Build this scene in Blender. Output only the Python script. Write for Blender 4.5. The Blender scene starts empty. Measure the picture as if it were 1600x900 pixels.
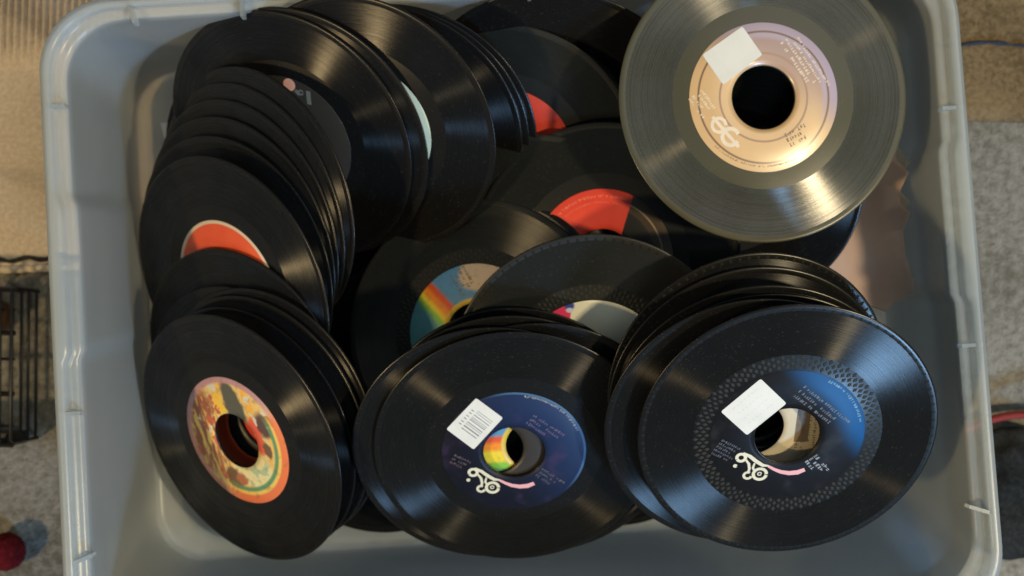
import bpy, bmesh, math, random
from mathutils import Vector, Matrix
random.seed(7)
S = bpy.context.scene
COL = S.collection

# ------------------------------------------------------------------ camera
PITCH = math.radians(2.5)
cam_d = bpy.data.cameras.new('camera'); cam = bpy.data.objects.new('camera', cam_d); COL.objects.link(cam)
cam.location = (0.0, -math.sin(PITCH)*0.712, 0.14 + math.cos(PITCH)*0.712)
cam.rotation_euler = (PITCH, 0, 0)
cam_d.sensor_width = 36.0; cam_d.lens = 36.0*1850/1600
cam_d.clip_start = 0.02; cam_d.clip_end = 50
cam_d.dof.use_dof = True; cam_d.dof.focus_distance = 0.66; cam_d.dof.aperture_fstop = 6.3
S.camera = cam

# ------------------------------------------------------------------ world, lamps, exposure
W = bpy.data.worlds.new('World'); S.world = W; W.use_nodes = True
bgn = W.node_tree.nodes['Background']
bgn.inputs[0].default_value = (0.72, 0.90, 1.0, 1); bgn.inputs[1].default_value = 0.076
S.view_settings.view_transform = 'Standard'; S.view_settings.look = 'None'
S.view_settings.exposure = 1.0; S.view_settings.gamma = 1.0; S.view_settings.use_curve_mapping = False

def area(name, loc, target, size, size_y, power, color, spread=180):
    d = bpy.data.lights.new(name, 'AREA'); d.shape = 'RECTANGLE'; d.size = size; d.size_y = size_y
    d.energy = power; d.color = color; d.spread = math.radians(spread)
    o = bpy.data.objects.new(name, d); COL.objects.link(o); o.location = loc
    o.rotation_euler = (Vector(target)-Vector(loc)).to_track_quat('-Z', 'Y').to_euler()
    return o
area('ceiling_light', (0.95, 0.75, 2.1), (0.1, 0.05, 0), 1.2, 1.0, 2.6, (0.98, 0.96, 0.90))
area('warm_lamp', (1.00, -0.36, 1.42), (0.2, 0.1, 0.1), 0.09, 0.09, 10.0, (1.0, 0.80, 0.48))
area('side_lamp', (-1.05, -0.66, 1.12), (-0.1, 0.1, 0.1), 0.10, 0.08, 6.0, (1.0, 0.72, 0.36))
area('window_light', (0.98, -1.30, 1.10), (0.05, -0.05, 0.1), 0.26, 0.22, 13.0, (0.34, 0.62, 1.0))

# ------------------------------------------------------------------ node helpers
def new_mat(name):
    m = bpy.data.materials.new(name); m.use_nodes = True
    return m, m.node_tree, m.node_tree.nodes['Principled BSDF']
def N(nt, t, **kw):
    n = nt.nodes.new(t)
    for k, v in kw.items(): setattr(n, k, v)
    return n
def L(nt, a, b): nt.links.new(a, b)
def M(nt, op, a, b=None, c=None, clamp=False):
    n = nt.nodes.new('ShaderNodeMath'); n.operation = op; n.use_clamp = clamp
    for i, v in enumerate((a, b, c)):
        if v is None: continue
        if isinstance(v, (int, float)): n.inputs[i].default_value = v
        else: nt.links.new(v, n.inputs[i])
    return n.outputs[0]
def sstep(nt, v, lo, hi):
    n = nt.nodes.new('ShaderNodeMapRange'); n.interpolation_type = 'SMOOTHSTEP'
    n.inputs['From Min'].default_value = lo; n.inputs['From Max'].default_value = hi
    nt.links.new(v, n.inputs['Value']); return n.outputs[0]
def mixc(nt, fac, a, b):
    n = nt.nodes.new('ShaderNodeMix'); n.data_type = 'RGBA'
    if isinstance(fac, (int, float)): n.inputs['Factor'].default_value = fac
    else: nt.links.new(fac, n.inputs['Factor'])
    for s, v in (('A', a), ('B', b)):
        k = [i for i in n.inputs if i.name == s and i.type == 'RGBA'][0]
        if isinstance(v, tuple): k.default_value = (*v, 1)
        else: nt.links.new(v, k)
    return [o for o in n.outputs if o.type == 'RGBA'][0]
def noise(nt, scale, detail=3, vec=None, rough=0.55):
    n = nt.nodes.new('ShaderNodeTexNoise'); n.inputs['Scale'].default_value = scale
    n.inputs['Detail'].default_value = detail; n.inputs['Roughness'].default_value = rough
    if vec is not None: nt.links.new(vec, n.inputs['Vector'])
    return n
class Local:
    """object coordinates in millimetres, with shape masks for flat print"""
    def __init__(s, nt, warp=0.0, wscale=90):
        s.nt = nt
        tc = N(nt, 'ShaderNodeTexCoord'); s.obj = tc.outputs['Object']
        sep = N(nt, 'ShaderNodeSeparateXYZ'); L(nt, s.obj, sep.inputs[0])
        s.x = M(nt, 'MULTIPLY', sep.outputs[0], 1000.0); s.y = M(nt, 'MULTIPLY', sep.outputs[1], 1000.0)
        s.r = M(nt, 'SQRT', M(nt, 'ADD', M(nt, 'MULTIPLY', s.x, s.x), M(nt, 'MULTIPLY', s.y, s.y)))
        s.wx, s.wy = s.x, s.y
        if warp:
            nn = noise(nt, wscale, 4, s.obj); sp = N(nt, 'ShaderNodeSeparateXYZ'); L(nt, nn.outputs['Color'], sp.inputs[0])
            s.wx = M(nt, 'ADD', s.x, M(nt, 'MULTIPLY', M(nt, 'SUBTRACT', sp.outputs[0], 0.5), warp))
            s.wy = M(nt, 'ADD', s.y, M(nt, 'MULTIPLY', M(nt, 'SUBTRACT', sp.outputs[1], 0.5), warp))
    def ell(s, cx, cy, rx, ry, rot=0, soft=0.25):
        nt = s.nt; c, sn = math.cos(math.radians(rot)), math.sin(math.radians(rot))
        dx = M(nt, 'SUBTRACT', s.wx, cx); dy = M(nt, 'SUBTRACT', s.wy, cy)
        u = M(nt, 'ADD', M(nt, 'MULTIPLY', dx, c/rx), M(nt, 'MULTIPLY', dy, sn/rx))
        v = M(nt, 'ADD', M(nt, 'MULTIPLY', dx, -sn/ry), M(nt, 'MULTIPLY', dy, c/ry))
        d = M(nt, 'SQRT', M(nt, 'ADD', M(nt, 'MULTIPLY', u, u), M(nt, 'MULTIPLY', v, v)))
        return sstep(nt, d, 1+soft, 1-soft)
    def half(s, nx, ny, d, soft=0.6):
        nt = s.nt
        return sstep(nt, M(nt, 'ADD', M(nt, 'MULTIPLY', s.wx, nx), M(nt, 'MULTIPLY', s.wy, ny)), d-soft, d+soft)
    def ring(s, r0, r1, soft=0.4):
        nt = s.nt
        return M(nt, 'MULTIPLY', sstep(nt, s.r, r0-soft, r0+soft), sstep(nt, s.r, r1+soft, r1-soft))
def both(nt, *m):
    o = m[0]
    for k in m[1:]: o = M(nt, 'MULTIPLY', o, k)
    return o

# ------------------------------------------------------------------ materials
def vinyl_mat(name, base, grooved, rough=0.36, coat=0.25, spec=0.5, ior=1.5):
    m, nt, b = new_mat(name); lc = Local(nt)
    cm = N(nt, 'ShaderNodeCombineXYZ'); L(nt, M(nt, 'MULTIPLY', lc.r, 1.0), cm.inputs[0])
    oi = N(nt, 'ShaderNodeObjectInfo'); L(nt, M(nt, 'MULTIPLY', oi.outputs['Random'], 50.0), cm.inputs[1])
    rn = noise(nt, 1.3, 5, cm.outputs[0], 0.7)            # varies with radius only: the cut of the groove
    dust = noise(nt, 900, 2, lc.obj); smear = noise(nt, 38, 4, lc.obj)
    dm = M(nt, 'MULTIPLY', sstep(nt, dust.outputs[0], 0.65, 0.75), 0.32)
    bc = mixc(nt, dm, base, (0.10, 0.095, 0.085)); L(nt, bc, b.inputs['Base Color'])
    b.inputs['Specular IOR Level'].default_value = spec
    rg = M(nt, 'ADD', rough-0.10, M(nt, 'MULTIPLY', rn.outputs[0], 0.14 if grooved else 0.03))
    rg = M(nt, 'ADD', rg, M(nt, 'MULTIPLY', smear.outputs[0], 0.10)); L(nt, rg, b.inputs['Roughness'])
    b.inputs['Coat Weight'].default_value = coat; b.inputs['Coat Roughness'].default_value = 0.16
    if grooved:                                            # the cut groove spreads light across itself, along the radius
        out = nt.nodes['Material Output']; nt.nodes.remove(b)
        bp = N(nt, 'ShaderNodeBump'); bp.inputs['Strength'].default_value = 0.3; bp.inputs['Distance'].default_value = 0.00012; L(nt, rn.outputs[0], bp.inputs['Height'])
        df = N(nt, 'ShaderNodeBsdfDiffuse'); L(nt, bc, df.inputs[0])
        ml = N(nt, 'ShaderNodeVectorMath', operation='MULTIPLY'); L(nt, lc.obj, ml.inputs[0]); ml.inputs[1].default_value = (1, 1, 0)
        vt = N(nt, 'ShaderNodeVectorTransform', vector_type='VECTOR', convert_from='OBJECT', convert_to='WORLD'); L(nt, ml.outputs[0], vt.inputs[0])
        nm = N(nt, 'ShaderNodeVectorMath', operation='NORMALIZE'); L(nt, vt.outputs[0], nm.inputs[0])
        gl = N(nt, 'ShaderNodeBsdfAnisotropic'); L(nt, nm.outputs[0], gl.inputs['Tangent']); gl.inputs['Anisotropy'].default_value = -0.74
        gl.inputs['Color'].default_value = (1, 1, 1, 1)
        rr = M(nt, 'ADD', rough-0.16, M(nt, 'MULTIPLY', rn.outputs[0], 0.22)); L(nt, M(nt, 'ADD', rr, M(nt, 'MULTIPLY', smear.outputs[0], 0.06)), gl.inputs['Roughness']); L(nt, bp.outputs[0], gl.inputs['Normal'])
        fr = N(nt, 'ShaderNodeFresnel'); fr.inputs['IOR'].default_value = ior
        fn = noise(nt, 3.4, 4, cm.outputs[0], 0.8)
        fm = M(nt, 'MULTIPLY', fr.outputs[0], M(nt, 'ADD', 0.60, M(nt, 'MULTIPLY', sstep(nt, fn.outputs[0], 0.30, 0.70), 0.65)))
        fm = M(nt, 'MULTIPLY', fm, M(nt, 'ADD', 0.55, M(nt, 'MULTIPLY', smear.outputs[0], 0.9)))
        mx = N(nt, 'ShaderNodeMixShader'); L(nt, fm, mx.inputs[0]); L(nt, df.outputs[0], mx.inputs[1]); L(nt, gl.outputs[0], mx.inputs[2]); L(nt, mx.outputs[0], out.inputs[0])
    return m
V_PLAIN = vinyl_mat('vinyl_smooth', (0.007, 0.0072, 0.0075), False, 0.30, 0.0, 0.25)
V_GROOVE = vinyl_mat('vinyl_grooved', (0.006, 0.0062, 0.0065), True, 0.30, 0.0, 0.45, 1.38)
W_PLAIN = vinyl_mat('grey_vinyl_smooth', (0.014, 0.0155, 0.015), False, 0.42, 0.0, 0.3)  # greyer base colour and rougher than the black vinyl
W_GROOVE = vinyl_mat('grey_vinyl_grooved', (0.012, 0.0135, 0.013), True, 0.36, 0.0, 0.45, 1.45)
T_PLAIN = vinyl_mat('brown_styrene_smooth', (0.062, 0.060, 0.038), False, 0.30, 0.0, 0.40)
T_GROOVE = vinyl_mat('brown_styrene_grooved', (0.024, 0.024, 0.012), True, 0.29, 0.0, 0.75, 1.85)

def paper(name, col, rough=0.55, spot=0.12, coat=0.0):
    m, nt, b = new_mat(name); lc = Local(nt)
    n1 = noise(nt, 60, 4, lc.obj)
    dark = tuple(c*0.72 for c in col)
    L(nt, mixc(nt, M(nt, 'MULTIPLY', sstep(nt, n1.outputs[0], 0.35, 0.75), spot*4, clamp=True), col, dark), b.inputs['Base Color'])
    b.inputs['Roughness'].default_value = rough; b.inputs['Coat Weight'].default_value = coat; b.inputs['Coat Roughness'].default_value = 0.2
    n2 = noise(nt, 1400, 2, lc.obj); bp = N(nt, 'ShaderNodeBump'); bp.inputs['Strength'].default_value = 0.15
    bp.inputs['Distance'].default_value = 0.0001; L(nt, n2.outputs[0], bp.inputs['Height']); L(nt, bp.outputs[0], b.inputs['Normal'])
    return m
WHITE = paper('sticker_paper', (0.64, 0.65, 0.62), 0.6, 0.08)
INK = paper('grey_ink', (0.22, 0.23, 0.24)); PALEINK = paper('pale_ink', (0.30, 0.32, 0.36)); DIMINK = paper('dim_ink', (0.085, 0.09, 0.11))
CREAMINK = paper('cream_ink', (0.62, 0.60, 0.46)); PINKINK = paper('pink_ink', (0.70, 0.36, 0.38))
TANINK = paper('light_tan_ink', (0.72, 0.62, 0.48)); BROWNINK = paper('brown_ink', (0.16, 0.12, 0.08))
P_BLACK = paper('black_label_paper', (0.016, 0.016, 0.018), 0.45)
P_CREAM = paper('cream_label_paper', (0.55, 0.48, 0.34)); P_DARK = paper('dark_brown_label_paper', (0.035, 0.03, 0.026), 0.4)
P_GREY = paper('smoky_label_paper', (0.035, 0.032, 0.028), 0.35, 0.1, 0.3); P_MINT = paper('pale_green_label_paper', (0.50, 0.60, 0.50))
P_RED = paper('red_label_paper', (0.66, 0.050, 0.025)); P_PINK = paper('pink_paper', (0.85, 0.42, 0.30))
P_SILVER = paper('silver_label_paper', (0.22, 0.23, 0.24), 0.4)

def label_mat(name, fn, rough=0.42, coat=0.25, warp=0.0, wscale=90, spec=0.5):
    m, nt, b = new_mat(name); lc = Local(nt, warp, wscale)
    L(nt, fn(nt, lc), b.inputs['Base Color']); b.inputs['Specular IOR Level'].default_value = spec
    b.inputs['Roughness'].default_value = rough; b.inputs['Coat Weight'].default_value = coat; b.inputs['Coat Roughness'].default_value = 0.28
    n2 = noise(nt, 1200, 2, lc.obj); bp = N(nt, 'ShaderNodeBump'); bp.inputs['Strength'].default_value = 0.12
    bp.inputs['Distance'].default_value = 0.0001; L(nt, n2.outputs[0], bp.inputs['Height']); L(nt, bp.outputs[0], b.inputs['Normal'])
    return m
def f_orange(nt, lc):
    n = noise(nt, 70, 4, lc.obj)
    c = mixc(nt, n.outputs[0], (0.62, 0.050, 0.012), (0.78, 0.11, 0.025))
    return mixc(nt, lc.ring(42.8, 46, 0.35), c, (0.62, 0.50, 0.36))
def f_redbrown(nt, lc):
    n = noise(nt, 120, 4, lc.obj)
    red = mixc(nt, n.outputs[0], (0.74, 0.050, 0.030), (0.82, 0.085, 0.05))
    br = mixc(nt, n.outputs[0], (0.045, 0.028, 0.016), (0.085, 0.055, 0.032))
    br = mixc(nt, lc.ring(38.2, 39.3, 0.3), br, (0.30, 0.23, 0.13))
    br = mixc(nt, lc.ring(0, 34, 0.8), br, (0.020, 0.018, 0.016))
    return mixc(nt, lc.half(0.95, -0.31, 7.0, 0.35), red, br)
def f_navy_sheen(nt, lc):
    n = noise(nt, 55, 4, lc.obj)
    c = mixc(nt, lc.half(0.75, 0.66, 8, 34), (0.006, 0.007, 0.014), (0.011, 0.026, 0.085))  # navy print fade, with the blue sheen at upper right painted in
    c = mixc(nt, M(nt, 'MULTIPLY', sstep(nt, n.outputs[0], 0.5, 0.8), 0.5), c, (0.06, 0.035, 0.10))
    return mixc(nt, both(nt, lc.ring(43.6, 46, 0.3), lc.half(0.8, 0.6, 18, 12)), c, (0.05, 0.12, 0.24))  # bright rim arc: blue reflection put into the print colour
def f_black_sheen(nt, lc):
    n = noise(nt, 55, 4, lc.obj)
    c = mixc(nt, both(nt, lc.half(0.78, 0.62, 28, 9), lc.ring(30, 50, 8)), (0.008, 0.0085, 0.011), (0.008, 0.075, 0.23))  # blue at the upper right rim is a reflection put into the colour
    return mixc(nt, M(nt, 'MULTIPLY', sstep(nt, n.outputs[0], 0.5, 0.75), 0.5), c, (0.035, 0.035, 0.04))
def f_rainbow_low(nt, lc): return f_rainbow(nt, lc, 0.05, -1.0, (-8, -3, 3, 12, 18))
def f_rainbow(nt, lc, bx=-0.72, by=-0.69, th=(-1.0, 3.2, 7.6, 11.0, 14.6)):
    n = noise(nt, 260, 3, lc.obj)
    c = mixc(nt, lc.half(0.2, 1, 5, 30), (0.075, 0.24, 0.36), (0.085, 0.26, 0.50))
    d = lambda v, s=2.0: lc.half(bx, by, v, s)       # bands run down to the right
    c = mixc(nt, d(th[0], 1.5), c, (0.62, 0.085, 0.02))
    c = mixc(nt, d(th[1]), c, (0.78, 0.24, 0.012))
    c = mixc(nt, d(th[2]), c, (0.72, 0.56, 0.03))
    c = mixc(nt, d(th[3], 1.6), c, (0.20, 0.46, 0.05))
    c = mixc(nt, d(th[4]), c, (0.095, 0.31, 0.34))
    edge = both(nt, lc.ell(6, 42, 19, 13, 30, 0.12))
    c = mixc(nt, edge, c, (0.58, 0.46, 0.34))
    c = mixc(nt, lc.ring(18, 22.5, 0.8), c, (0.60, 0.42, 0.05))
    return mixc(nt, M(nt, 'MULTIPLY', sstep(nt, n.outputs[0], 0.5, 0.7), 0.25), c, (0.12, 0.10, 0.08))
def f_white(nt, lc):
    c = mixc(nt, lc.half(-1, 0.1, 17.6, 0.5), (0.76, 0.74, 0.58), (0.72, 0.03, 0.11))
    c = mixc(nt, lc.ell(-11, 46.5, 5, 2.6, 0, 0.3), c, (0.75, 0.58, 0.08))
    c = mixc(nt, lc.ell(-15.0, 41.5, 3.0, 3.0, 40, 0.3), c, (0.03, 0.05, 0.30))
    c = mixc(nt, lc.ell(-18.2, 45.2, 1.6, 2.0, 0, 0.3), c, (0.50, 0.55, 0.70))
    return mixc(nt, lc.ell(-14.8, 38.5, 2.2, 1.6, 0, 0.3), c, (0.55, 0.62, 0.80))
def f_picture(nt, lc):
    st = N(nt, 'ShaderNodeMapping'); st.inputs['Scale'].default_value = (240, 45, 1); st.inputs['Rotation'].default_value = (0, 0, 0.12)
    L(nt, lc.obj, st.inputs[0]); n3 = noise(nt, 120, 2, lc.obj, 0.5); n = noise(nt, 1.0, 5, st.outputs[0], 0.65); n2 = noise(nt, 190, 4, lc.obj, 0.6)
    c = mixc(nt, sstep(nt, n.outputs[0], 0.38, 0.62), (0.80, 0.47, 0.09), (0.70, 0.56, 0.27))
    c = mixc(nt, both(nt, lc.ell(-26, 6, 14, 30, -8, 0.20), sstep(nt, n.outputs[0], 0.44, 0.50)), c, (0.30, 0.085, 0.035))
    c = mixc(nt, both(nt, lc.ell(-17, -24, 12, 18, -20, 0.23), sstep(nt, n.outputs[0], 0.52, 0.56)), c, (0.33, 0.15, 0.05))
    c = mixc(nt, lc.ell(-6, 24, 5, 11, 12, 0.23), c, (0.82, 0.50, 0.05))
    c = mixc(nt, lc.ell(20, 29, 3.5, 10, 12, 0.23), c, (0.85, 0.42, 0.04))
    c = mixc(nt, lc.ell(7, 25, 8, 17, 14, 0.16), c, (0.085, 0.085, 0.065))
    c = mixc(nt, lc.ell(5.5, 9.5, 6.5, 9, 20, 0.23), c, (0.36, 0.33, 0.29))
    c = mixc(nt, lc.ell(8, -21, 19, 13, -18, 0.11), c, (0.72, 0.64, 0.32))
    c = mixc(nt, lc.ell(30, 12, 9, 9, 0, 0.27), c, (0.10, 0.05, 0.045))
    c = mixc(nt, lc.ell(20, 4, 5, 13, 8, 0.14), c, (0.74, 0.10, 0.05))
    c = mixc(nt, lc.ell(27, -6, 3.5, 6, 20, 0.23), c, (0.16, 0.08, 0.045))
    c = mixc(nt, lc.ell(-12, -28, 7, 9, 20, 0.18), c, (0.16, 0.085, 0.035))
    c = mixc(nt, lc.ell(-5, -28, 5, 4.5, 0, 0.18), c, (0.40, 0.13, 0.06))
    c = mixc(nt, both(nt, lc.ell(12, -22, 15, 12, -10, 0.3), sstep(nt, n3.outputs[0], 0.56, 0.59)), c, (0.40, 0.50, 0.30))
    c = mixc(nt, both(nt, lc.half(-1, 0, 0, 10), sstep(nt, n3.outputs[0], 0.60, 0.62)), c, (0.50, 0.10, 0.05))
    c = mixc(nt, both(nt, lc.half(0, 1, 0, 10), sstep(nt, n3.outputs[0], 0.38, 0.36)), c, (0.62, 0.60, 0.50))
    lr = lc.half(0.72, -0.69, 12, 9)
    c = mixc(nt, both(nt, lc.ring(33.5, 36.8, 0.8), lr), c, (0.10, 0.27, 0.13))
    c = mixc(nt, both(nt, lc.ring(36.8, 39.2, 0.7), lr), c, (0.78, 0.52, 0.10))
    c = mixc(nt, both(nt, lc.ring(39.2, 47, 0.7), lr), c, (0.72, 0.17, 0.06))
    rim = mixc(nt, lc.half(0.3, 1, 0, 20), (0.72, 0.28, 0.20), (0.46, 0.25, 0.27))
    c = mixc(nt, both(nt, lc.ring(41.0, 47, 1.0), M(nt, 'SUBTRACT', 1.0, lr)), c, rim)
    return mixc(nt, M(nt, 'MULTIPLY', sstep(nt, n2.outputs[0], 0.52, 0.75), 0.55), c, (0.16, 0.075, 0.03))
def f_tan(nt, lc):
    n = noise(nt, 45, 4, lc.obj)
    c = mixc(nt, n.outputs[0], (0.56, 0.36, 0.17), (0.66, 0.45, 0.23))
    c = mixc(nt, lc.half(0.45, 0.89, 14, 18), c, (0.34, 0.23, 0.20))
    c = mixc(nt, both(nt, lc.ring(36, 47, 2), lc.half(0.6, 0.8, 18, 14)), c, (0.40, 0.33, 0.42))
    c = mixc(nt, lc.ring(39.0, 40.2, 0.4), c, (0.20, 0.12, 0.075))
    return mixc(nt, lc.ring(26.0, 27.2, 0.4), c, (0.32, 0.19, 0.12))
L_ORANGE = label_mat('orange_label_print', f_orange); L_REDB = label_mat('red_and_brown_label_print', f_redbrown)
L_NAVY = label_mat('navy_print_painted_sheen', f_navy_sheen, 0.45, 0.0, 0.0, 90, 0.2); L_BLK_SHEEN = label_mat('black_print_painted_sheen', f_black_sheen, 0.42, 0.0, 0.0, 90, 0.12)
L_RAIN = label_mat('rainbow_label_print', f_rainbow, 0.45, 0.15, 1.5); L_RAINLOW = label_mat('rainbow_label_print_level', f_rainbow_low, 0.45, 0.15, 1.5); L_WHITE = label_mat('white_label_print', f_white, 0.5, 0.1, 0.6)
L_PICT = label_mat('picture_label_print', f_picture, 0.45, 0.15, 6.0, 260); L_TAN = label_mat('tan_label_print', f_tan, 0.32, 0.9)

def tote_mat():
    m = bpy.data.materials.new('frosted_plastic'); m.use_nodes = True; nt = m.node_tree; nt.nodes.clear()
    out = N(nt, 'ShaderNodeOutputMaterial'); tc = N(nt, 'ShaderNodeTexCoord')
    n = noise(nt, 14, 4, tc.outputs['Object']); n2 = noise(nt, 500, 2, tc.outputs['Object'])
    bp = N(nt, 'ShaderNodeBump'); bp.inputs['Strength'].default_value = 0.25; bp.inputs['Distance'].default_value = 0.0002; L(nt, n2.outputs[0], bp.inputs['Height'])
    df = N(nt, 'ShaderNodeBsdfDiffuse'); tl = N(nt, 'ShaderNodeBsdfTranslucent'); tr = N(nt, 'ShaderNodeBsdfTransparent'); gl = N(nt, 'ShaderNodeBsdfGlossy')
    col = mixc(nt, n.outputs[0], (0.82, 0.93, 0.99), (0.90, 0.97, 1.0))
    L(nt, col, df.inputs[0]); L(nt, col, tl.inputs[0]); tr.inputs[0].default_value = (0.96, 0.97, 0.97, 1)
    gl.inputs['Roughness'].default_value = 0.26; L(nt, bp.outputs[0], gl.inputs['Normal'])
    a = N(nt, 'ShaderNodeMixShader'); a.inputs[0].default_value = 0.60; L(nt, df.outputs[0], a.inputs[1]); L(nt, tl.outputs[0], a.inputs[2])
    b = N(nt, 'ShaderNodeMixShader'); ms = noise(nt, 5, 3, tc.outputs['Object']); L(nt, M(nt, 'ADD', 0.56, M(nt, 'MULTIPLY', ms.outputs[0], 0.16)), b.inputs[0]); L(nt, a.outputs[0], b.inputs[1]); L(nt, tr.outputs[0], b.inputs[2])
    fr = N(nt, 'ShaderNodeFresnel'); fr.inputs[0].default_value = 1.32
    c = N(nt, 'ShaderNodeMixShader'); L(nt, fr.outputs[0], c.inputs[0]); L(nt, b.outputs[0], c.inputs[1]); L(nt, gl.outputs[0], c.inputs[2])
    L(nt, c.outputs[0], out.inputs[0]); return m
TOTE = tote_mat()

def fabric(name, c1, c2, scale=260, bump=0.0012, stain=6):
    m, nt, b = new_mat(name); tc = N(nt, 'ShaderNodeTexCoord'); o = tc.outputs['Object']
    n1 = noise(nt, scale, 4, o, 0.7); n2 = noise(nt, stain, 4, o); n3 = noise(nt, scale*4, 2, o)
    f = M(nt, 'ADD', M(nt, 'MULTIPLY', n1.outputs[0], 0.6), M(nt, 'MULTIPLY', n2.outputs[0], 0.4))
    L(nt, mixc(nt, sstep(nt, f, 0.35, 0.65), c1, c2), b.inputs['Base Color'])
    b.inputs['Roughness'].default_value = 0.95; b.inputs['Specular IOR Level'].default_value = 0.15
    bp = N(nt, 'ShaderNodeBump'); bp.inputs['Strength'].default_value = 0.7; bp.inputs['Distance'].default_value = bump
    L(nt, M(nt, 'ADD', n1.outputs[0], M(nt, 'MULTIPLY', n3.outputs[0], 0.5)), bp.inputs['Height']); L(nt, bp.outputs[0], b.inputs['Normal'])
    return m
CARPET = fabric('grey_carpet', (0.12, 0.11, 0.085), (0.27, 0.26, 0.23), 150, 0.003, 9)
BEIGE = fabric('beige_cloth', (0.50, 0.40, 0.28), (0.68, 0.56, 0.42), 320, 0.0008, 8)
BROWNRUG = fabric('brown_cloth', (0.10, 0.07, 0.035), (0.24, 0.17, 0.09), 260, 0.0015, 12)
SEAM = fabric('dark_seam_thread', (0.03, 0.025, 0.02), (0.09, 0.075, 0.05), 500)
BLUESEAM = fabric('dark_blue_thread', (0.02, 0.03, 0.05), (0.05, 0.06, 0.09), 500)
BAGCLOTH = fabric('black_bag_cloth', (0.010, 0.012, 0.013), (0.030, 0.032, 0.032), 300, 0.002, 18)
REDWOOL = fabric('dark_red_wool', (0.06, 0.002, 0.004), (0.15, 0.008, 0.011), 260, 0.003)
def plain(name, col, rough, metal=0.0, spec=0.5):
    m, nt, b = new_mat(name); tc = N(nt, 'ShaderNodeTexCoord'); n = noise(nt, 120, 4, tc.outputs['Object'])
    L(nt, mixc(nt, n.outputs[0], tuple(c*0.7 for c in col), col), b.inputs['Base Color'])
    L(nt, M(nt, 'ADD', rough-0.08, M(nt, 'MULTIPLY', n.outputs[0], 0.16)), b.inputs['Roughness']); b.inputs['Metallic'].default_value = metal; b.inputs['Specular IOR Level'].default_value = spec
    return m
BLACKWIRE = plain('black_coated_wire', (0.010, 0.010, 0.010), 0.4); REDCABLE = plain('red_cable_rubber', (0.26, 0.018, 0.014), 0.7)
AMBER = plain('amber_plastic', (0.10, 0.045, 0.014), 0.4)
SLEEVE = paper('tan_sleeve_card', (0.82, 0.56, 0.42), 0.8, 0.08); SLEEVE_IN = paper('cream_sleeve_paper', (0.70, 0.62, 0.48), 0.8, 0.05)

# ------------------------------------------------------------------ mesh helpers
def link(name, bm, mats, parent=None, smooth=False):
    me = bpy.data.meshes.new(name)
    bm.normal_update(); bm.to_mesh(me); bm.free()
    for m in (mats if isinstance(mats, (list, tuple)) else [mats]): me.materials.append(m)
    if smooth:
        for p in me.polygons: p.use_smooth = True
    o = bpy.data.objects.new(name, me); COL.objects.link(o)
    if parent: o.parent = parent
    return o
def tag(o, label=None, cat=None, group=None, kind=None):
    if label: o['label'] = label
    if cat: o['category'] = cat
    if group: o['group'] = group
    if kind: o['kind'] = kind
    return o
def empty(name, loc=(0, 0, 0)):
    o = bpy.data.objects.new(name, None); o.empty_display_size = 0.02; COL.objects.link(o); o.location = loc; return o
def lathe(bm, prof, seg=128, closed=True, mat_of=None):
    rings = []
    for r, z in prof:
        rings.append([bm.verts.new((r*math.cos(2*math.pi*k/seg), r*math.sin(2*math.pi*k/seg), z)) for k in range(seg)])
    n = len(rings)
    for i in range(n if closed else n-1):
        a, b = rings[i], rings[(i+1) % n]
        for k in range(seg):
            f = bm.faces.new((a[k], a[(k+1) % seg], b[(k+1) % seg], b[k]))
            f.smooth = True
            if mat_of: f.material_index = mat_of(i)
def slab(bm, pts, z0, z1, mi=0):
    """prism over a convex or simple polygon"""
    t = [bm.verts.new((x, y, z1)) for x, y in pts]; b = [bm.verts.new((x, y, z0)) for x, y in pts]
    fs = [bm.faces.new(t), bm.faces.new(list(reversed(b)))]
    for i in range(len(pts)):
        j = (i+1) % len(pts); fs.append(bm.faces.new((b[i], b[j], t[j], t[i])))
    for f in fs: f.material_index = mi
    return fs
def bar(bm, p0, p1, w, z0, z1):
    d = Vector((p1[0]-p0[0], p1[1]-p0[1])); n = Vector((-d.y, d.x)).normalized()*w/2
    slab(bm, [(p0[0]+n.x, p0[1]+n.y), (p0[0]-n.x, p0[1]-n.y), (p1[0]-n.x, p1[1]-n.y), (p1[0]+n.x, p1[1]+n.y)], z0, z1)
def tube(bm, pts, r, seg=10, close_ends=True):
    pts = [Vector(p) for p in pts]; rings = []
    rr = r if isinstance(r, (list, tuple)) else [r]*len(pts)
    for i, p in enumerate(pts):
        d = (pts[min(i+1, len(pts)-1)]-pts[max(i-1, 0)]).normalized()
        u = d.cross(Vector((0, 0, 1)));  u = u.normalized() if u.length > 1e-4 else Vector((1, 0, 0))
        v = d.cross(u)
        rings.append([bm.verts.new(p+(u*math.cos(2*math.pi*k/seg)+v*math.sin(2*math.pi*k/seg))*rr[i]) for k in range(seg)])
    for a, b in zip(rings, rings[1:]):
        for k in range(seg): bm.faces.new((a[k], a[(k+1) % seg], b[(k+1) % seg], b[k])).smooth = True
    if close_ends: bm.faces.new(rings[0]); bm.faces.new(list(reversed(rings[-1])))
def ribbon(bm, pts, w, z0, z1):
    """flat stroke of lettering; w is one width or a width per point (mm)"""
    n = len(pts); ws = w if isinstance(w, (list, tuple)) else [w]*n
    lft, rgt = [], []
    for i, p in enumerate(pts):
        a, b = pts[max(i-1, 0)], pts[min(i+1, n-1)]
        d = Vector((b[0]-a[0], b[1]-a[1])).normalized(); q = Vector((-d.y, d.x))*ws[i]/2
        lft.append((p[0]+q.x, p[1]+q.y)); rgt.append((p[0]-q.x, p[1]-q.y))
    for i in range(n-1):
        slab(bm, [tuple(c*0.001 for c in v) for v in (lft[i], rgt[i], rgt[i+1], lft[i+1])], z0, z1)
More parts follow.
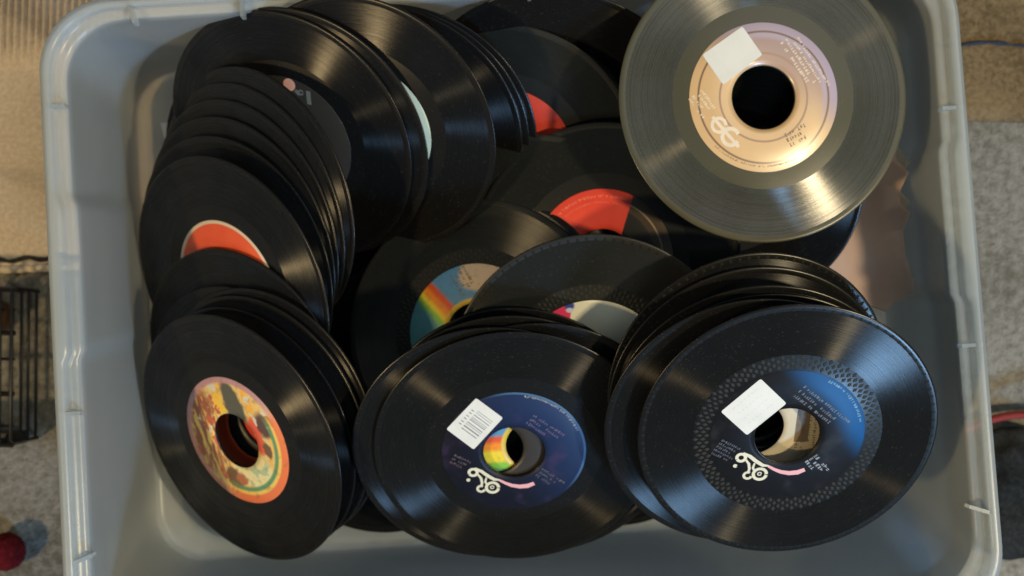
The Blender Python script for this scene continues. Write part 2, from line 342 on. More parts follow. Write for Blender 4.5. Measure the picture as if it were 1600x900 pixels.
def arcpts(cx, cy, r, a0, a1, n=14, ry=None):
    return [(cx+r*math.cos(math.radians(a0+(a1-a0)*k/n)), cy+(ry or r)*math.sin(math.radians(a0+(a1-a0)*k/n))) for k in range(n+1)]

# ------------------------------------------------------------------ record parts (shared meshes)
def record_profile(knurl):
    # hole, label seat, step, dead wax, groove area, bead, edge, and the same below
    top = [(19.1, .80), (19.4, .93), (45.3, .93), (46.0, .80), (53.5 if knurl else 54.5, .78), (55.2, .62), (83.6, .62), (84.6, .72), (86.3, .74), (87.2, .58), (87.5, .25)]
    low = [(r, -z) for r, z in reversed(top)]
    return [(r*.001, z*.001) for r, z in top+low]
def body_mesh(mats, knurl=False):
    bm = bmesh.new(); pr = record_profile(knurl)
    lathe(bm, pr, 144, True, lambda i: 1 if pr[i][0] > 0.0550 and pr[(i+1) % len(pr)][0] > 0.0550 and max(pr[i][0], pr[(i+1) % len(pr)][0]) < 0.0837 else 0)
    me = bpy.data.meshes.new('vinyl_disc'); bm.normal_update(); bmesh.ops.recalc_face_normals(bm, faces=bm.faces); bm.to_mesh(me); bm.free()
    for m in mats: me.materials.append(m)
    return me
BODY = body_mesh([V_PLAIN, V_GROOVE]); BODY_K = body_mesh([V_PLAIN, V_GROOVE], True); BODY_T = body_mesh([T_PLAIN, T_GROOVE]); BODY_W = body_mesh([W_PLAIN, W_GROOVE]); BODY_WK = body_mesh([W_PLAIN, W_GROOVE], True)
def label_mesh():
    bm = bmesh.new(); lathe(bm, [(.0195, .00093), (.0195, .00101), (.0226, .00101), (.0230, .00105), (.0449, .00105), (.0451, .00093)], 112, True)
    bmesh.ops.recalc_face_normals(bm, faces=bm.faces)
    me = bpy.data.meshes.new('paper_label'); bm.to_mesh(me); bm.free(); return me
LABEL = label_mesh()
_lab = {}
def label_for(mat):
    if mat.name not in _lab:
        me = LABEL.copy(); me.materials.append(mat); _lab[mat.name] = me
    return _lab[mat.name]
def knurl_mesh():
    bm = bmesh.new(); nn = 60
    for row in range(4):
        r = .0474+row*.0021
        for k in range(nn):
            a = 2*math.pi*(k+(row % 2)*.5)/nn; w, h = .0013, .0019
            c = Vector((r*math.cos(a), r*math.sin(a), .00080)); e = Vector((math.cos(a), math.sin(a), 0)); t = Vector((-math.sin(a), math.cos(a), 0))
            v = [bm.verts.new(c+t*w), bm.verts.new(c+e*h), bm.verts.new(c-t*w), bm.verts.new(c-e*h)]
            u = [bm.verts.new(c+(q.co-c)*.55+Vector((0, 0, .00036))) for q in v]
            bm.faces.new(u)
            for i in range(4): bm.faces.new((v[i], v[(i+1) % 4], u[(i+1) % 4], u[i]))
    bmesh.ops.recalc_face_normals(bm, faces=bm.faces)
    me = bpy.data.meshes.new('knurled_ring'); bm.to_mesh(me); bm.free(); me.materials.append(KN); return me
def teeth_mesh():
    bm = bmesh.new(); nn = 96
    for k in range(nn):
        a = 2*math.pi*k/nn; c = Vector((.0846*math.cos(a), .0846*math.sin(a), .00070)); e = Vector((math.cos(a), math.sin(a), 0)); t = Vector((-math.sin(a), math.cos(a), 0))
        v = [bm.verts.new(c+t*x*.0009+e*y*.0011) for x, y in ((-1, -1), (1, -1), (1, 1), (-1, 1))]
        u = [bm.verts.new(c+(q.co-c)*.6+Vector((0, 0, .00012))) for q in v]
        bm.faces.new(u)
        for i in range(4): bm.faces.new((v[i], v[(i+1) % 4], u[(i+1) % 4], u[i]))
    bmesh.ops.recalc_face_normals(bm, faces=bm.faces)
    me = bpy.data.meshes.new('edge_teeth'); bm.to_mesh(me); bm.free(); me.materials.append(KN); return me
KN = plain('moulded_vinyl_teeth', (0.024, 0.026, 0.025), 0.6, 0.0, 0.25)
KNURL = knurl_mesh(); TEETH = teeth_mesh(); TEETH.materials[0] = plain('dark_rim_teeth', (0.012, 0.013, 0.013), 0.65, 0.0, 0.12)  # rim teeth darker than the knurl, so they show less

POSES = {
    'fill1': (-0.0916, -0.0257, 0.0024, 0.0098, 0.0022),
    'fill2': (0.1462, -0.0029, 0.0046, -0.0350, -0.0032),
    'fill3': (-0.0911, -0.0808, 0.0066, -0.0078, -0.0577),
    'fill4': (0.0718, -0.0769, 0.0141, 0.0061, -0.1443),
    'topdark': (0.0272, 0.1286, 0.0710, -0.0768, -0.7964),
    'D1': (0.1415, 0.0690, 0.0723, -0.2162, -0.4452),
    'redU8': (-0.0041, 0.0929, 0.0700, -0.1607, -0.5216),
    'U10': (-0.0699, 0.1072, 0.0774, -0.1834, -0.6295),
    'U9': (-0.0747, 0.1067, 0.0782, -0.1849, -0.6288),
    'U7': (-0.0792, 0.1062, 0.0790, -0.1875, -0.6268),
    'M0': (0.0201, 0.0184, 0.0642, -0.1352, -0.3246),
    'M1': (0.0588, 0.0211, 0.0889, -0.2280, -0.1349),
    'M2': (-0.0195, -0.0217, 0.0739, -0.2216, -0.0177),
    'M3': (-0.0233, -0.0262, 0.0754, -0.2166, -0.0034),
    'U5b': (-0.1585, 0.0819, 0.0498, -0.3147, -0.4830),
    'U4': (-0.0930, 0.1029, 0.1055, -0.3109, -0.5692),
    'U2': (-0.1346, 0.1000, 0.0889, -0.3460, -0.5668),
    'U1': (-0.1448, 0.0989, 0.0859, -0.3549, -0.5623),
    'La': (-0.1666, 0.0606, 0.0788, -0.6019, -0.3502),
    'Lb': (-0.1738, 0.0517, 0.0712, -0.5982, -0.3467),
    'Lc': (-0.1791, 0.0419, 0.0660, -0.5898, -0.3399),
    'Ld': (-0.1833, 0.0311, 0.0631, -0.5668, -0.3408),
    'Le': (-0.1863, 0.0190, 0.0614, -0.5460, -0.3490),
    'orange': (-0.1865, 0.0048, 0.0708, -0.5571, -0.3617),
    'M4': (0.0501, -0.0479, 0.1077, 0.0081, -0.3982),
    'L6': (-0.1804, -0.0541, 0.0560, -0.5281, -0.3381),
    'L7': (-0.1772, -0.0785, 0.0533, -0.4975, -0.3408),
    'BL4': (-0.1603, -0.0801, 0.0655, -0.4989, -0.3422),
    'BL3': (-0.1655, -0.0847, 0.0632, -0.5044, -0.3470),
    'BL2': (-0.1741, -0.0917, 0.0580, -0.5128, -0.3534),
    'BL': (-0.1789, -0.0965, 0.0756, -0.5356, -0.3617),
    'MIDe': (0.0013, -0.0904, 0.0928, -0.0100, -0.4378),
    'MIDd': (-0.0028, -0.0926, 0.1027, 0.0543, -0.4985),
    'MIDc': (0.0155, -0.0966, 0.1034, 0.0309, -0.5069),
    'MIDb': (-0.0122, -0.0989, 0.1056, 0.0237, -0.5122),
    'MID': (0.0012, -0.1008, 0.1077, 0.0121, -0.5242),
    'BR6': (0.1446, -0.0589, 0.1229, 0.1225, -0.4323),
    'BR5': (0.1451, -0.0669, 0.1227, 0.1026, -0.4423),
    'BR4': (0.1473, -0.0746, 0.1309, 0.0320, -0.5237),
    'BR3': (0.1500, -0.0796, 0.1315, 0.0166, -0.5199),
    'BR2': (0.1424, -0.0831, 0.1425, 0.0180, -0.5159),
    'BR': (0.1612, -0.0868, 0.1541, 0.0018, -0.5073),
    'TR': (0.1512, 0.1146, 0.1441, 0.0498, -0.0441),
}

GRP = {
 'pile': '45 rpm records heaped in the plastic tote',
}
REC = {}
def record(key, label, lab=None, group='records heaped in the clear tote', body=None, knurl=False, teeth=False, name='vinyl_record'):
    x, y, z, nx, ny = POSES[key]
    n = Vector((nx, ny, math.sqrt(1-nx*nx-ny*ny))); a = Vector((0, 1, 0)).cross(n).normalized(); b = n.cross(a)
    root = empty(name); root.matrix_world = Matrix(((a.x, b.x, n.x, x), (a.y, b.y, n.y, y), (a.z, b.z, n.z, z), (0, 0, 0, 1)))
    tag(root, label, 'record', group)
    d = bpy.data.objects.new('vinyl_disc', body or (BODY_K if knurl else BODY)); COL.objects.link(d); d.parent = root
    if lab is not None:
        l = bpy.data.objects.new('paper_label', label_for(lab)); COL.objects.link(l); l.parent = root
        root_l = l
    else: root_l = None
    if knurl:
        k = bpy.data.objects.new('knurled_ring', KNURL); COL.objects.link(k); k.parent = root; k['kind'] = 'stuff'
    if teeth:
        k = bpy.data.objects.new('edge_teeth', TEETH); COL.objects.link(k); k.parent = root; k['kind'] = 'stuff'
    REC[key] = (root, root_l); return root

# ------------------------------------------------------------------ the ground and what lies on it
bm = bmesh.new(); bmesh.ops.create_grid(bm, x_segments=2, y_segments=2, size=4.0)
tag(link('floor', bm, CARPET), kind='structure').location = (0, 0, -0.014)

def sheet(name, x0, x1, y0, y1, nx, ny, zf, mat, skew=0.0, solid=0.003):
    bm = bmesh.new(); g = []
    for j in range(ny+1):
        row = []
        for i in range(nx+1):
            x = x0+(x1-x0)*i/nx; y = y0+(y1-y0)*j/ny+skew*(x-x0)
            row.append(bm.verts.new((x, y, zf(x, y))))
        g.append(row)
    for j in range(ny):
        for i in range(nx): bm.faces.new((g[j][i], g[j][i+1], g[j+1][i+1], g[j+1][i]))
    o = link(name, bm, mat, smooth=True)
    s = o.modifiers.new('thickness', 'SOLIDIFY'); s.thickness = solid; s.offset = -1
    return o
def zbl(x, y):
    z = -0.0065 + 0.0008*math.sin(x*31+y*17)
    t = (y-0.168)/0.012; t = max(0, min(1, t))
    if x < -0.285: z += t*0.0040*abs(math.sin(math.pi*(x-0.02*y)/0.0052))
    return z
bl = empty('ribbed_blanket'); tag(bl, 'beige ribbed cloth with a dark seam lying left of and under the tote', 'blanket')
o = sheet('cloth', -0.56, 0.10, 0.010, 0.60, 900, 90, zbl, BEIGE, 0.05); o.parent = bl
for yy, nm in ((0.0285, 'seam'),):
    bm = bmesh.new(); pts = []
    for k in range(60):
        x = -0.52+0.24*k/59; pts.append((x, yy+0.05*(x+.33)+.0012*math.sin(k*1.1), -0.0057+.0006*math.sin(k*2.3)))
    tube(bm, pts, [0.0012+0.0008*abs(math.sin(k*.9)) for k in range(60)], 8); link(nm, bm, SEAM, bl)
bm = bmesh.new(); tube(bm, [(-0.56+0.6*k/40, 0.0105+0.05*(0.6*k/40), -0.0075) for k in range(41)], 0.0032, 10); link('hem', bm, BEIGE, bl)

br = empty('brown_rug'); tag(br, 'worn brown rug with a dark blue seam at the upper right, behind the tote', 'rug')
o = sheet('cloth', 0.02, 0.75, 0.135, 0.60, 60, 40, lambda x, y: -0.0085+0.0010*math.sin(x*25+y*40), BROWNRUG, -0.02); o.parent = br
bm = bmesh.new(); tube(bm, [(0.27+0.4*k/50, 0.185+0.0015*math.sin(k*.8), -0.0068) for k in range(51)], [0.0005+0.0016*abs(math.sin(k*1.3))*abs(math.sin(k*.37+1)) for k in range(51)], 8); link('seam', bm, BLUESEAM, br)

# black wire rack standing at the left edge
rk = empty('wire_rack', (-0.362, -0.049, 0)); tag(rk, 'black wire rack lying on the floor at the left edge beside the tote', 'wire rack')
def wire(p, r=0.0012):
    bm = bmesh.new(); tube(bm, p, r, 8); return link('wire', bm, BLACKWIRE, rk, True)
for x in (-0.034, -0.024, -0.016, -0.008, 0.000, 0.0085, 0.0165):
    wire([(x, 0.054, 0.030), (x, 0.052, 0.034), (x+.001, -0.051, 0.034), (x+.001, -0.053, 0.030)], 0.0013)
for x in (-0.030, -0.012, 0.006, 0.0165): wire([(x, 0.054, 0.030), (x, 0.053, -0.012)], 0.0013)
for x in (-0.030, -0.012, 0.006, 0.0165): wire([(x+.001, -0.053, 0.030), (x+.001, -0.053, -0.012)], 0.0013)
for y in (0.054, 0.040, 0.024, 0.006, -0.018, -0.040, -0.053):
    wire([(-0.036, y, 0.0325), (0.0185, y-.0015, 0.0325)], 0.0018 if y in (0.054, 0.024, -0.018, -0.053) else 0.0010)
for z in (0.020, 0.008, -0.006): wire([(0.0175, 0.054, z), (0.0185, -0.053, z)], 0.0012)
bm = bmesh.new(); slab(bm, [(-0.034, -0.058), (0.013, -0.056), (0.013, -0.047), (-0.034, -0.047)], -0.006, 0.028); link('end_plate', bm, BLACKWIRE, rk)
cn = empty('amber_jar', (-0.3875, -0.014, -0.012)); tag(cn, 'small amber thing glinting inside the black wire rack', 'container')
bm = bmesh.new(); lathe(bm, [(0.0005, 0), (.011, 0), (.012, .003), (.012, .024), (.008, .028), (.0005, .028)], 28, False); j = link('jar_body', bm, AMBER, cn, True); j.location.x = 0.014
bm = bmesh.new(); lathe(bm, [(0.0005, .028), (.0085, .0282), (.0085, .034), (.0005, .034)], 28, False); j = link('lid', bm, BLACKWIRE, cn, True); j.location.x = 0.014

# dark red ball
bm = bmesh.new(); bmesh.ops.create_icosphere(bm, subdivisions=4, radius=0.0135)
for v in bm.verts: v.co *= 1+0.05*math.sin(v.co.x*900)*math.sin(v.co.y*800)*math.sin(v.co.z*700)
o = link('wool_ball', bm, REDWOOL, smooth=True); o.location = (-0.361, -0.182, 0.0)
tag(o, 'dark red woolly ball on the carpet at the lower left corner', 'ball')

# red cable, black bag at the right
bm = bmesh.new(); pts = []
for k in range(30):
    t = k/29; x = 0.318+0.20*t; pts.append((x, -0.1005+0.0165*math.sin(min(1, t*4.2)*1.57)-0.006*t*t, -0.0085+0.02*min(1, t*3)))
tube(bm, pts, 0.0028, 12); o = link('red_cable', bm, REDCABLE, smooth=True); tag(o, 'red cable curving over the black bag right of the tote', 'cable')
bg = empty('black_bag', (0.372, -0.140, -0.014)); tag(bg, 'black cloth bag slumped on the floor at the lower right corner', 'bag')
bm = bmesh.new(); bmesh.ops.create_icosphere(bm, subdivisions=5, radius=1.0)
for v in bm.verts:
    x, y, z = v.co; w = 1+0.05*math.sin(5*x+3*y)+0.03*math.sin(11*y-7*z)+0.02*math.sin(17*x+9*z)
    v.co = Vector((x*0.066*w, y*0.046*w, max(-0.0, (z+0.55)*0.020*w)))
link('cloth_body', bm, BAGCLOTH, bg, True)
bm = bmesh.new(); tube(bm, [(-0.050+0.008*math.sin(t*.5), 0.030-0.008*t, 0.014+0.012*math.sin(t*.45)) for t in range(9)], 0.0022, 10); link('piping', bm, BAGCLOTH, bg, True)

# ------------------------------------------------------------------ the tote
ROT = math.radians(3.7)
tote = empty('storage_tote', (0.002, 0.0, 0.0)); tote.rotation_euler = (0, 0, ROT); tag(tote, 'clear frosted plastic storage tote full of loose records', 'storage box')
LEV = [ # hx, hy, cy, z, corner radius
 (.200, .110, .003, -.0005, .02), (.2575, .169, .003, .0000, .030), (.2610, .1725, .003, .0008, .033), (.2635, .1750, .003, .0030, .036), (.2645, .1765, .0025, .010, .036),
 (.2650, .1800, -.001, .040, .036), (.2655, .1850, -.005, .080, .036), (.2664, .1905, -.0095, .128, .036), (.2669, .1912, -.0100, .1322, .036), (.2688, .1933, -.0102, .1334, .037),
 (.2722, .1967, -.0105, .1338, .038), (.2730, .1975, -.0107, .1348, .039), (.2736, .1981, -.0109, .1376, .039), (.2746, .1990, -.0112, .1392, .040), (.2762, .2006, -.0117, .1398, .041),
 (.2782, .2026, -.0120, .1392, .042), (.2790, .2034, -.0120, .1360, .042), (.2792, .2036, -.0120, .1230, .042)]
def rrect(hx, hy, cy, z, rad, li):
    pts = []; ns, nc = 60, 14
    cs = [(hx-rad, hy-rad, 0), (-hx+rad, hy-rad, 90), (-hx+rad, -hy+rad, 180), (hx-rad, -hy+rad, 270)]
    for i, (cx, cyy, a0) in enumerate(cs):
        for k in range(nc+1):
            a = math.radians(a0+90*k/nc); pts.append([cx+rad*math.cos(a), cyy+rad*math.sin(a)])
        nx_ = cs[(i+1) % 4]; a = math.radians(a0+90); b0 = (cx+rad*math.cos(a), cyy+rad*math.sin(a)); a1 = math.radians(nx_[2]); b1 = (nx_[0]+rad*math.cos(a1), nx_[1]+rad*math.sin(a1))
        for k in range(1, ns): pts.append([b0[0]+(b1[0]-b0[0])*k/ns, b0[1]+(b1[1]-b0[1])*k/ns])
    out = []
    for x, y in pts:
        if 3 <= li <= 13:          # moulded recess of the two handles
            def st(v, c): return max(0, min(1, (v-c)/0.0035+.5))
            s = st(y, -0.026+.012)*(1-st(y, 0.070+.010)); amt = 0.0026 if li >= 5 else 0.0014
            if abs(x) > hx-0.004: x -= math.copysign(amt*s, x)
        out.append((x, y+cy, z))
    return out
bm = bmesh.new(); loops = []
for li, l in enumerate(LEV): loops.append([bm.verts.new(p) for p in rrect(*l, li)])
bm.faces.new(loops[0])
for a, b in zip(loops, loops[1:]):
    for k in range(len(a)): bm.faces.new((a[k], a[(k+1) % len(a)], b[(k+1) % len(a)], b[k])).smooth = True
bmesh.ops.recalc_face_normals(bm, faces=bm.faces)
o = link('tub', bm, TOTE, tote); sm = o.modifiers.new('wall', 'SOLIDIFY'); sm.thickness = 0.0016; sm.offset = 1
def rib(x, y, ang, ln=0.013):
    bm = bmesh.new(); c, s = math.cos(ang), math.sin(ang)
    def P(u, v): return (x+u*c-v*s, y+u*s+v*c)
    slab(bm, [P(-ln/2, -.0011), P(ln/2, -.0011), P(ln/2, .0011), P(-ln/2, .0011)], .1325, .1404); link('rim_rib', bm, TOTE, tote)
for sx, y in ((-1, .128), (-1, -.058), (-1, -.145), (1, .092), (1, -.052), (1, -.150), (1, .165)): rib(sx*(.2715 if abs(y) < .14 else .268), y, 0 if abs(y) < .14 else sx*(-.35 if y < 0 else .35))
for x, sy in ((-.222, 1), (-.155, 1), (.02, 1), (.19, 1), (-.19, -1), (0, -1), (.19, -1)): rib(x, .182 if sy > 0 else -.210, math.pi/2+(.25 if x < -.2 else 0))

# ------------------------------------------------------------------ paper sleeves in the tote
def card(name, outline, mat, loc, tiltx=0.0, tilty=0.0, curl=0.0, sub=5):
    bm = bmesh.new(); vs = [bm.verts.new((x, y, 0)) for x, y in outline]; bm.faces.new(vs)
    bmesh.ops.triangulate(bm, faces=bm.faces); bmesh.ops.subdivide_edges(bm, edges=bm.edges, cuts=sub, use_grid_fill=True)
    for v in bm.verts: v.co.z = curl*math.sin(v.co.x*38+v.co.y*14)+0.0014*math.sin(v.co.y*120+v.co.x*30)
    o = link(name, bm, mat, smooth=True); s = o.modifiers.new('thickness', 'SOLIDIFY'); s.thickness = 0.0006
    o.location = loc; o.rotation_euler = (tiltx, tilty, 0); return o
# tan sleeve leaning by the right wall: its torn edge shows cream
out = [(-.060, .060), (-.004, .052), (.0005, .026), (.0085, .018), (.0015, .004), (.0020, -.002), (.0080, -.008), (.0030, -.020), (.0045, -.034), (.0090, -.052), (.0085, -.060), (-.004, -.066), (-.0100, -.072), (-.040, -.060), (-.075, -.030)]
o = card('paper_sleeve', out, SLEEVE, (0.2500, 0.0590, 0.0860), 0.04, -0.55, 0.0022)
tag(o, 'tan paper record sleeve with a torn edge against the right wall of the tote', 'record sleeve')
o = card('torn_sleeve', [(-.03, .03), (.003, .032), (.012, .021), (.006, .012), (.004, .003), (.0115, -.006), (.004, -.014), (-.02, -.02)], SLEEVE_IN, (0.2490, 0.0640, 0.0800), 0.02, -0.50, 0.001)
tag(o, 'crumpled cream paper torn at its edge, behind the tan sleeve', 'record sleeve')
o = card('white_slip', [(-.030, .030), (.005, .025), (.012, -.004), (-.004, -.013), (-.03, -.012)], WHITE, (0.2440, 0.0045, 0.0700), 0.0, -0.45, 0.0006)
tag(o, 'white paper corner sticking out below the tan sleeve', 'paper')
o = card('white_slip', [(-.0120, .0080), (.030, .0120), (.032, -.030), (-.004, -.028)], WHITE, (-0.2380, 0.1150, 0.0140), 0.0, 0.0, 0.0004)
tag(o, 'white paper corner peeking out left of the left-hand row of records', 'paper')

# ------------------------------------------------------------------ the records
FAN = 'black records fanned at the left wall'; UP = 'black records leaning in the upper middle row'
DEEP = 'records at the bottom of the heap'
record('fill1', 'black record lying flat in the dark gap left of the rainbow-labelled record', P_BLACK, DEEP)
record('fill2', 'black record lying flat at the bottom, under the red and brown labelled one', P_BLACK, DEEP)
record('fill3', 'black record lying flat in the gap between the picture-labelled and navy-labelled stacks', P_BLACK, DEEP)
record('fill4', 'black record lying flat in the gap between the navy-labelled and lower right stacks', P_BLACK, DEEP)
record('topdark', 'black record standing steeply at the top between the gold-lit and the tan-labelled ones', P_BLACK)
record('D1', 'black record whose edge shows under the large brownish tan-labelled record', P_BLACK)
record('redU8', 'black record with a sliver of red label beside a grey ring, top centre', P_RED, body=BODY_W)
record('M0', 'black record just behind the red and brown labelled one', P_BLACK, body=BODY_W)
record('M1', 'black record with a half red, half brown label in the middle of the tote', L_REDB, body=BODY_W)
record('M2', 'black record directly behind the one with the blue rainbow label', P_DARK)
record('M3', 'black record with a blue label crossed by rainbow stripes', L_RAIN, knurl=True, body=BODY_WK)
record('U10', 'black record cutting across the red label sliver at the top centre', P_BLACK, UP)
record('U9', 'middle one of the three dark arcs left of the red label sliver', P_BLACK, UP)
record('U7', 'dark arc nearest the glossy record with the pale green crescent', P_BLACK, UP)
record('U5b', 'black record low behind the gold-lit ones, its lower rim showing', P_BLACK)
record('U4', 'glossy black record with a crescent of pale green label, right of the gold-lit ones', P_MINT)
record('U2', 'black record with a narrow gold reflection, second of the gold-lit pair', P_BLACK)
record('U1', 'black record with a smoky grey label, a pink dot and a broad gold reflection', P_GREY)
record('La', 'rearmost record of the left-hand fan, overlapping the smoky grey label', P_BLACK, FAN)
record('Lb', 'second record from the back of the left-hand fan', P_BLACK, FAN)
record('Lc', 'third record from the back of the left-hand fan', P_BLACK, FAN)
record('Ld', 'fourth record from the back of the left-hand fan', P_BLACK, FAN)
record('Le', 'record directly behind the orange-labelled one in the left-hand fan', P_BLACK, FAN)
record('orange', 'black record with a cream-edged orange label half covered by the next', L_ORANGE, FAN)
record('M4', 'black record with a white label edge tipped pink, blue and yellow', L_WHITE, knurl=True, teeth=True, body=BODY_WK)
record('L6', 'black record covering the lower half of the orange label', P_RED, FAN)
record('L7', 'black record below the one that covers the orange label', P_DARK, FAN)
LOW = 'black records stacked under the picture-labelled one'
record('BL4', 'fourth record down in the stack under the picture label, at lower left', P_RED, LOW)
record('BL3', 'third record down in the stack under the picture label, at lower left', P_DARK, LOW)
record('BL2', 'record directly under the picture-labelled one at lower left', L_ORANGE, LOW)
record('BL', 'black record with a colourful yellow, red and green picture label', L_PICT)
MS = 'black records stacked under the navy-labelled one'
record('MIDe', 'lowest visible record of the stack under the navy-labelled one', P_DARK, MS)
record('MIDd', 'fourth record from the top of the navy-labelled stack', L_RAIN, MS)
record('MIDc', 'record under the navy-labelled one whose rainbow label shows through the hole', L_RAINLOW, MS)
record('MIDb', 'record directly under the navy-labelled one, slid out to the left', P_DARK, MS)
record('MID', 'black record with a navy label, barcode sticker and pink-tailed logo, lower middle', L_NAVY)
RS = 'black records stacked at the lower right'
record('BR6', 'toothed-edge record at the back of the lower right stack', P_BLACK, RS, teeth=True)
record('BR5', 'plain record just in front of the rear toothed-edge one at lower right', P_BLACK, RS)
record('BR4', 'fourth record from the top of the lower right stack', P_BLACK, RS)
record('BR3', 'third record from the top of the lower right stack', P_BLACK, RS)
record('BR2', 'record with a cream label seen through the hole of the black-labelled one with a painted blue sheen', P_CREAM, RS)
record('BR', 'black record with a black label with a painted blue sheen, white sticker and pink-tailed logo, lower right', L_BLK_SHEEN, RS, knurl=True, teeth=True)
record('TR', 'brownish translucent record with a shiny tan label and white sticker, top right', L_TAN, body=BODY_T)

# ------------------------------------------------------------------ print and stickers on the labels
def child(key, name, bm, mat, to_label=True):
    root, lab = REC[key]; bmesh.ops.recalc_face_normals(bm, faces=bm.faces)
    return link(name, bm, mat, lab if to_label else root)
Z0, Z1 = .00104, .00108
def sticker(key, corners, bars):
    root = REC[key][0]; bm = bmesh.new(); cs = [Vector(c)*.001 for c in corners]; cen = sum(cs, Vector((0, 0)))/4
    pts = []
    for i, c in enumerate(cs):                      # slightly rounded corners
        p, q = cs[i-1], cs[(i+1) % 4]
        for t in (0, .5, 1):
            a = c+(p-c).normalized()*.0012; b = c+(q-c).normalized()*.0012
            pts.append((a*(1-t)**2+c*2*t*(1-t)+b*t*t)[:])
    slab(bm, pts, .00101, .00122); bmesh.ops.recalc_face_normals(bm, faces=bm.faces)
    st = link('price_sticker', bm, WHITE, root)
    if bars:
        # code bars run along the short side, spaced along the long one
        u = (cs[1]-cs[0]); v = (cs[3]-cs[0])
        if bars == 'code':
            rnd = random.Random(4); bm = bmesh.new(); t = .22
            while t < .80:
                w = rnd.choice((.018, .03, .045)); a = cs[0]+u*.30+v*t; b = cs[0]+u*(.86)+v*t
                bar(bm, a[:], b[:], w*v.length*.75, .00122, .00126); t += w+rnd.choice((.02, .035, .05))
            for t in (.28, .36, .45, .53, .62, .70): 
                a = cs[0]+u*.14+v*t; bar(bm, a[:], (a+u*.09)[:], .0007, .00122, .00126)
        else:
            bm = bmesh.new()
            for r in range(4):
                for k in range(7):
                    a = cs[0]+u*(.16+.2*r)+v*(.2+.09*k); bar(bm, a[:], (a+v*.05)[:], .0006, .00122, .00125)
        bmesh.ops.recalc_face_normals(bm, faces=bm.faces); link('barcode' if bars == 'code' else 'printed_marks', bm, INK if bars == 'code' else paper('faint_ink', (0.58, 0.59, 0.57)), st)
sticker('TR', [(-37.3, 25.1), (-13.0, 42.5), (-0.8, 25.6), (-24.6, 7.2)], None)
sticker('MID', [(-23.3, 41.1), (-6.9, 26.3), (-25.1, 2.4), (-41.8, 18.0)], 'code')
sticker('BR', [(-19.6, 39.6), (-3.0, 22.8), (-23.7, 0.6), (-40.4, 17.1)], 'faint')
def logo(key):
    bm = bmesh.new()
    ribbon(bm, arcpts(-25.6, -15.6, 2.6, -150, 205, 16), 1.9, Z0, Z1)
    ribbon(bm, [(-24.6, -12.3), (-20.5, -14.6), (-16.5, -18.2), (-12.2, -21.2), (-8.6, -21.6)], [1.4, 2.2, 2.4, 2.2, 1.0], Z0, Z1+.00001)
    ribbon(bm, arcpts(-28.6, -21.6, .7, 0, 340, 10), 1.2, Z0, Z1)
    ribbon(bm, [(-22.6, -17.2), (-20.6, -20.2), (-20.0, -23.8), (-20.6, -27)], [1.2, 1.7, 1.6, 1.4], Z0, Z1+.00002)
    ribbon(bm, arcpts(-20.6, -28.6, 2.3, 60, 345, 14), 1.6, Z0, Z1+.00003)
    ribbon(bm, arcpts(-13.4, -27.6, 3.9, 0, 350, 24), 1.9, Z0, Z1+.00004)
    ribbon(bm, arcpts(-13.6, -27.4, 1.1, 0, 340, 12), .7, Z0, Z1+.00001)
    ribbon(bm, [(-17.2, -19.6), (-18.0, -23), (-16.6, -25.6)], [1.0, 1.5, 1.3], Z0, Z1+.00005)
    child(key, 'logo_lettering', bm, CREAMINK)
    bm = bmesh.new()
    ribbon(bm, [(-8.8, -21.9), (-5, -24.2), (-1, -26.0), (4, -26.9), (9, -26.3), (13.0, -24.3)], [1.6, 2.0, 2.5, 3.0, 3.2, 2.6], Z0, Z1)
    child(key, 'logo_tail', bm, PINKINK)
logo('BR'); logo('MID')
def scrib(key, rows, mat, name='printed_text', seed=1):
    """rows of small illegible characters: (x0,y0,x1,y1,height) in mm"""
    rnd = random.Random(seed); bm = bmesh.new()
    for x0, y0, x1, y1, h in rows:
        a, b = Vector((x0, y0)), Vector((x1, y1)); d = (b-a); ln = d.length; d = d/ln; q = Vector((-d.y, d.x)); t = 0
        while t < ln:
            w = h*rnd.uniform(.35, .75)
            if rnd.random() > .16:
                p = a+d*t
                for s in range(rnd.choice((2, 2, 3))):
                    if rnd.random() < .5: ribbon(bm, [tuple(p+q*h*rnd.uniform(-.5, -.3)+d*w*s*.4), tuple(p+q*h*rnd.uniform(.3, .5)+d*w*s*.4)], h*.2, Z0, Z1)
                    else: ribbon(bm, [tuple(p+q*h*(s*.4-.4)), tuple(p+q*h*(s*.4-.4)+d*w*.9)], h*.2, Z0, Z1+.00001)
            t += w+h*.28
    child(key, name, bm, mat)
def arcrow(cx, cy, r, a0, a1, h, n=14):
    p = arcpts(cx, cy, r, a0, a1, n); return [(*p[i], *p[i+1], h) for i in range(n)]
def lines(x0, y0, ang, ln, n, gap, h):
    a = math.radians(ang); return [(x0+i*gap*math.sin(a), y0-i*gap*math.cos(a), x0+i*gap*math.sin(a)+ln*(1-.12*(i % 3))*math.cos(a), y0-i*gap*math.cos(a)+ln*(1-.12*(i % 3))*math.sin(a), h) for i in range(n)]
scrib('TR', lines(14, 35, -56, 32, 2, 3.6, 2.2)+lines(21, 36, -56, 34, 2, 3.4, 1.7), TANINK, seed=2)
scrib('TR', lines(-38, 4, -52, 14, 4, 3.0, 1.8), TANINK, seed=3)
scrib('TR', lines(13, -23, 28, 13, 3, 3.2, 2.4), BROWNINK, seed=5)
scrib('TR', arcrow(0, 0, 41.5, 225, 300, 1.2), BROWNINK, seed=6)
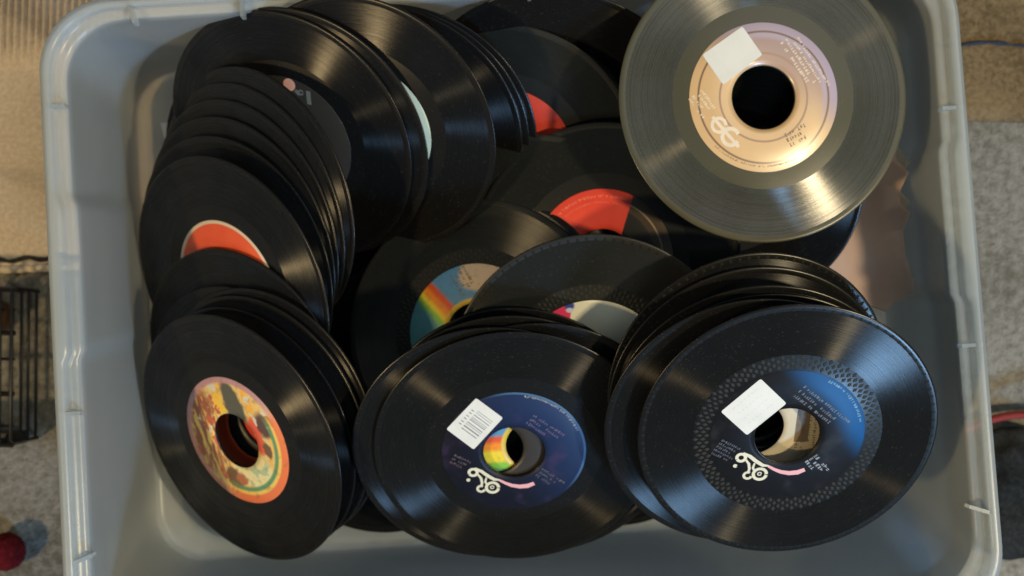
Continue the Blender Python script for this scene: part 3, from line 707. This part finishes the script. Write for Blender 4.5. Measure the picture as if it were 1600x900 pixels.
bm = bmesh.new(); ribbon(bm, arcpts(-27, -17, 4.2, 0, 340, 16), 2.0, Z0, Z1); ribbon(bm, arcpts(-20, -24, 5.0, 20, 330, 16), 2.4, Z0, Z1+.00002); ribbon(bm, [(-31, -12), (-24, -20), (-15, -30)], 2.0, Z0, Z1+.00004); child('TR', 'logo_mark', bm, TANINK)
scrib('MID', arcrow(0, 0, 42.6, 20, 82, 1.6, 20), PALEINK, seed=7)
scrib('MID', lines(12, 28, -38, 24, 3, 3.4, 1.9), paper('violet_ink', (0.13, 0.10, 0.17)), seed=8)
scrib('MID', lines(18, -13, -38, 18, 3, 3.0, 2.0), DIMINK, seed=9)
scrib('MID', lines(-37, -2, -30, 12, 3, 3.0, 1.8), paper('plum_ink', (0.11, 0.075, 0.09)), seed=10)
scrib('BR', arcrow(0, 0, 42.6, 14, 62, 1.7, 20), paper('blue_ink', (0.16, 0.32, 0.46)), seed=11)
scrib('BR', lines(6, 34, -40, 38, 3, 3.8, 2.0), paper('grey_blue_ink', (0.12, 0.13, 0.15)), seed=12)
scrib('BR', lines(18, -14, -48, 13, 3, 3.2, 2.4), PALEINK, seed=13)
scrib('BR', lines(-38, -3, -30, 13, 5, 2.6, 1.7), DIMINK, seed=14)
scrib('BR2', lines(41, 18, -88, 36, 5, 3.4, 2.0), BROWNINK, seed=15)
bm = bmesh.new(); slab(bm, [(.0262, .018), (.0340, .018), (.0350, -.010), (.0266, -.010)], Z0, Z1); child('BR2', 'printed_block', bm, BROWNINK)
scrib('M1', arcrow(0, 0, 40.5, 66, 140, 1.8, 20), paper('pale_red_ink', (0.80, 0.20, 0.14)), seed=16)
scrib('M1', arcrow(0, 0, 36.5, 66, 130, 1.2, 20), paper('pale_red_ink_two', (0.78, 0.16, 0.11)), seed=17)
scrib('M3', lines(-9, 43, -58, 16, 4, 3.2, 2.3), BROWNINK, seed=18)
bm = bmesh.new()
ribbon(bm, [(18.5, 33.5), (20.5, 30.0)], 2.4, Z0, Z1); ribbon(bm, arcpts(22, 31.5, 1.5, 0, 330, 10), 1.0, Z0, Z1+.00002)
ribbon(bm, [(27.6, 32.0), (25.2, 23.0)], 3.0, Z0, Z1)
child('U1', 'printed_marks', bm, paper('grey_print', (0.16, 0.17, 0.15)))
bm = bmesh.new(); slab(bm, [(.0155+.0042*math.cos(2*math.pi*k/24), .0375+.0042*math.sin(2*math.pi*k/24)) for k in range(24)], Z0, Z1+.00005); child('U1', 'pink_dot', bm, P_PINK)
print('records', len(REC), 'objects', len(bpy.data.objects))
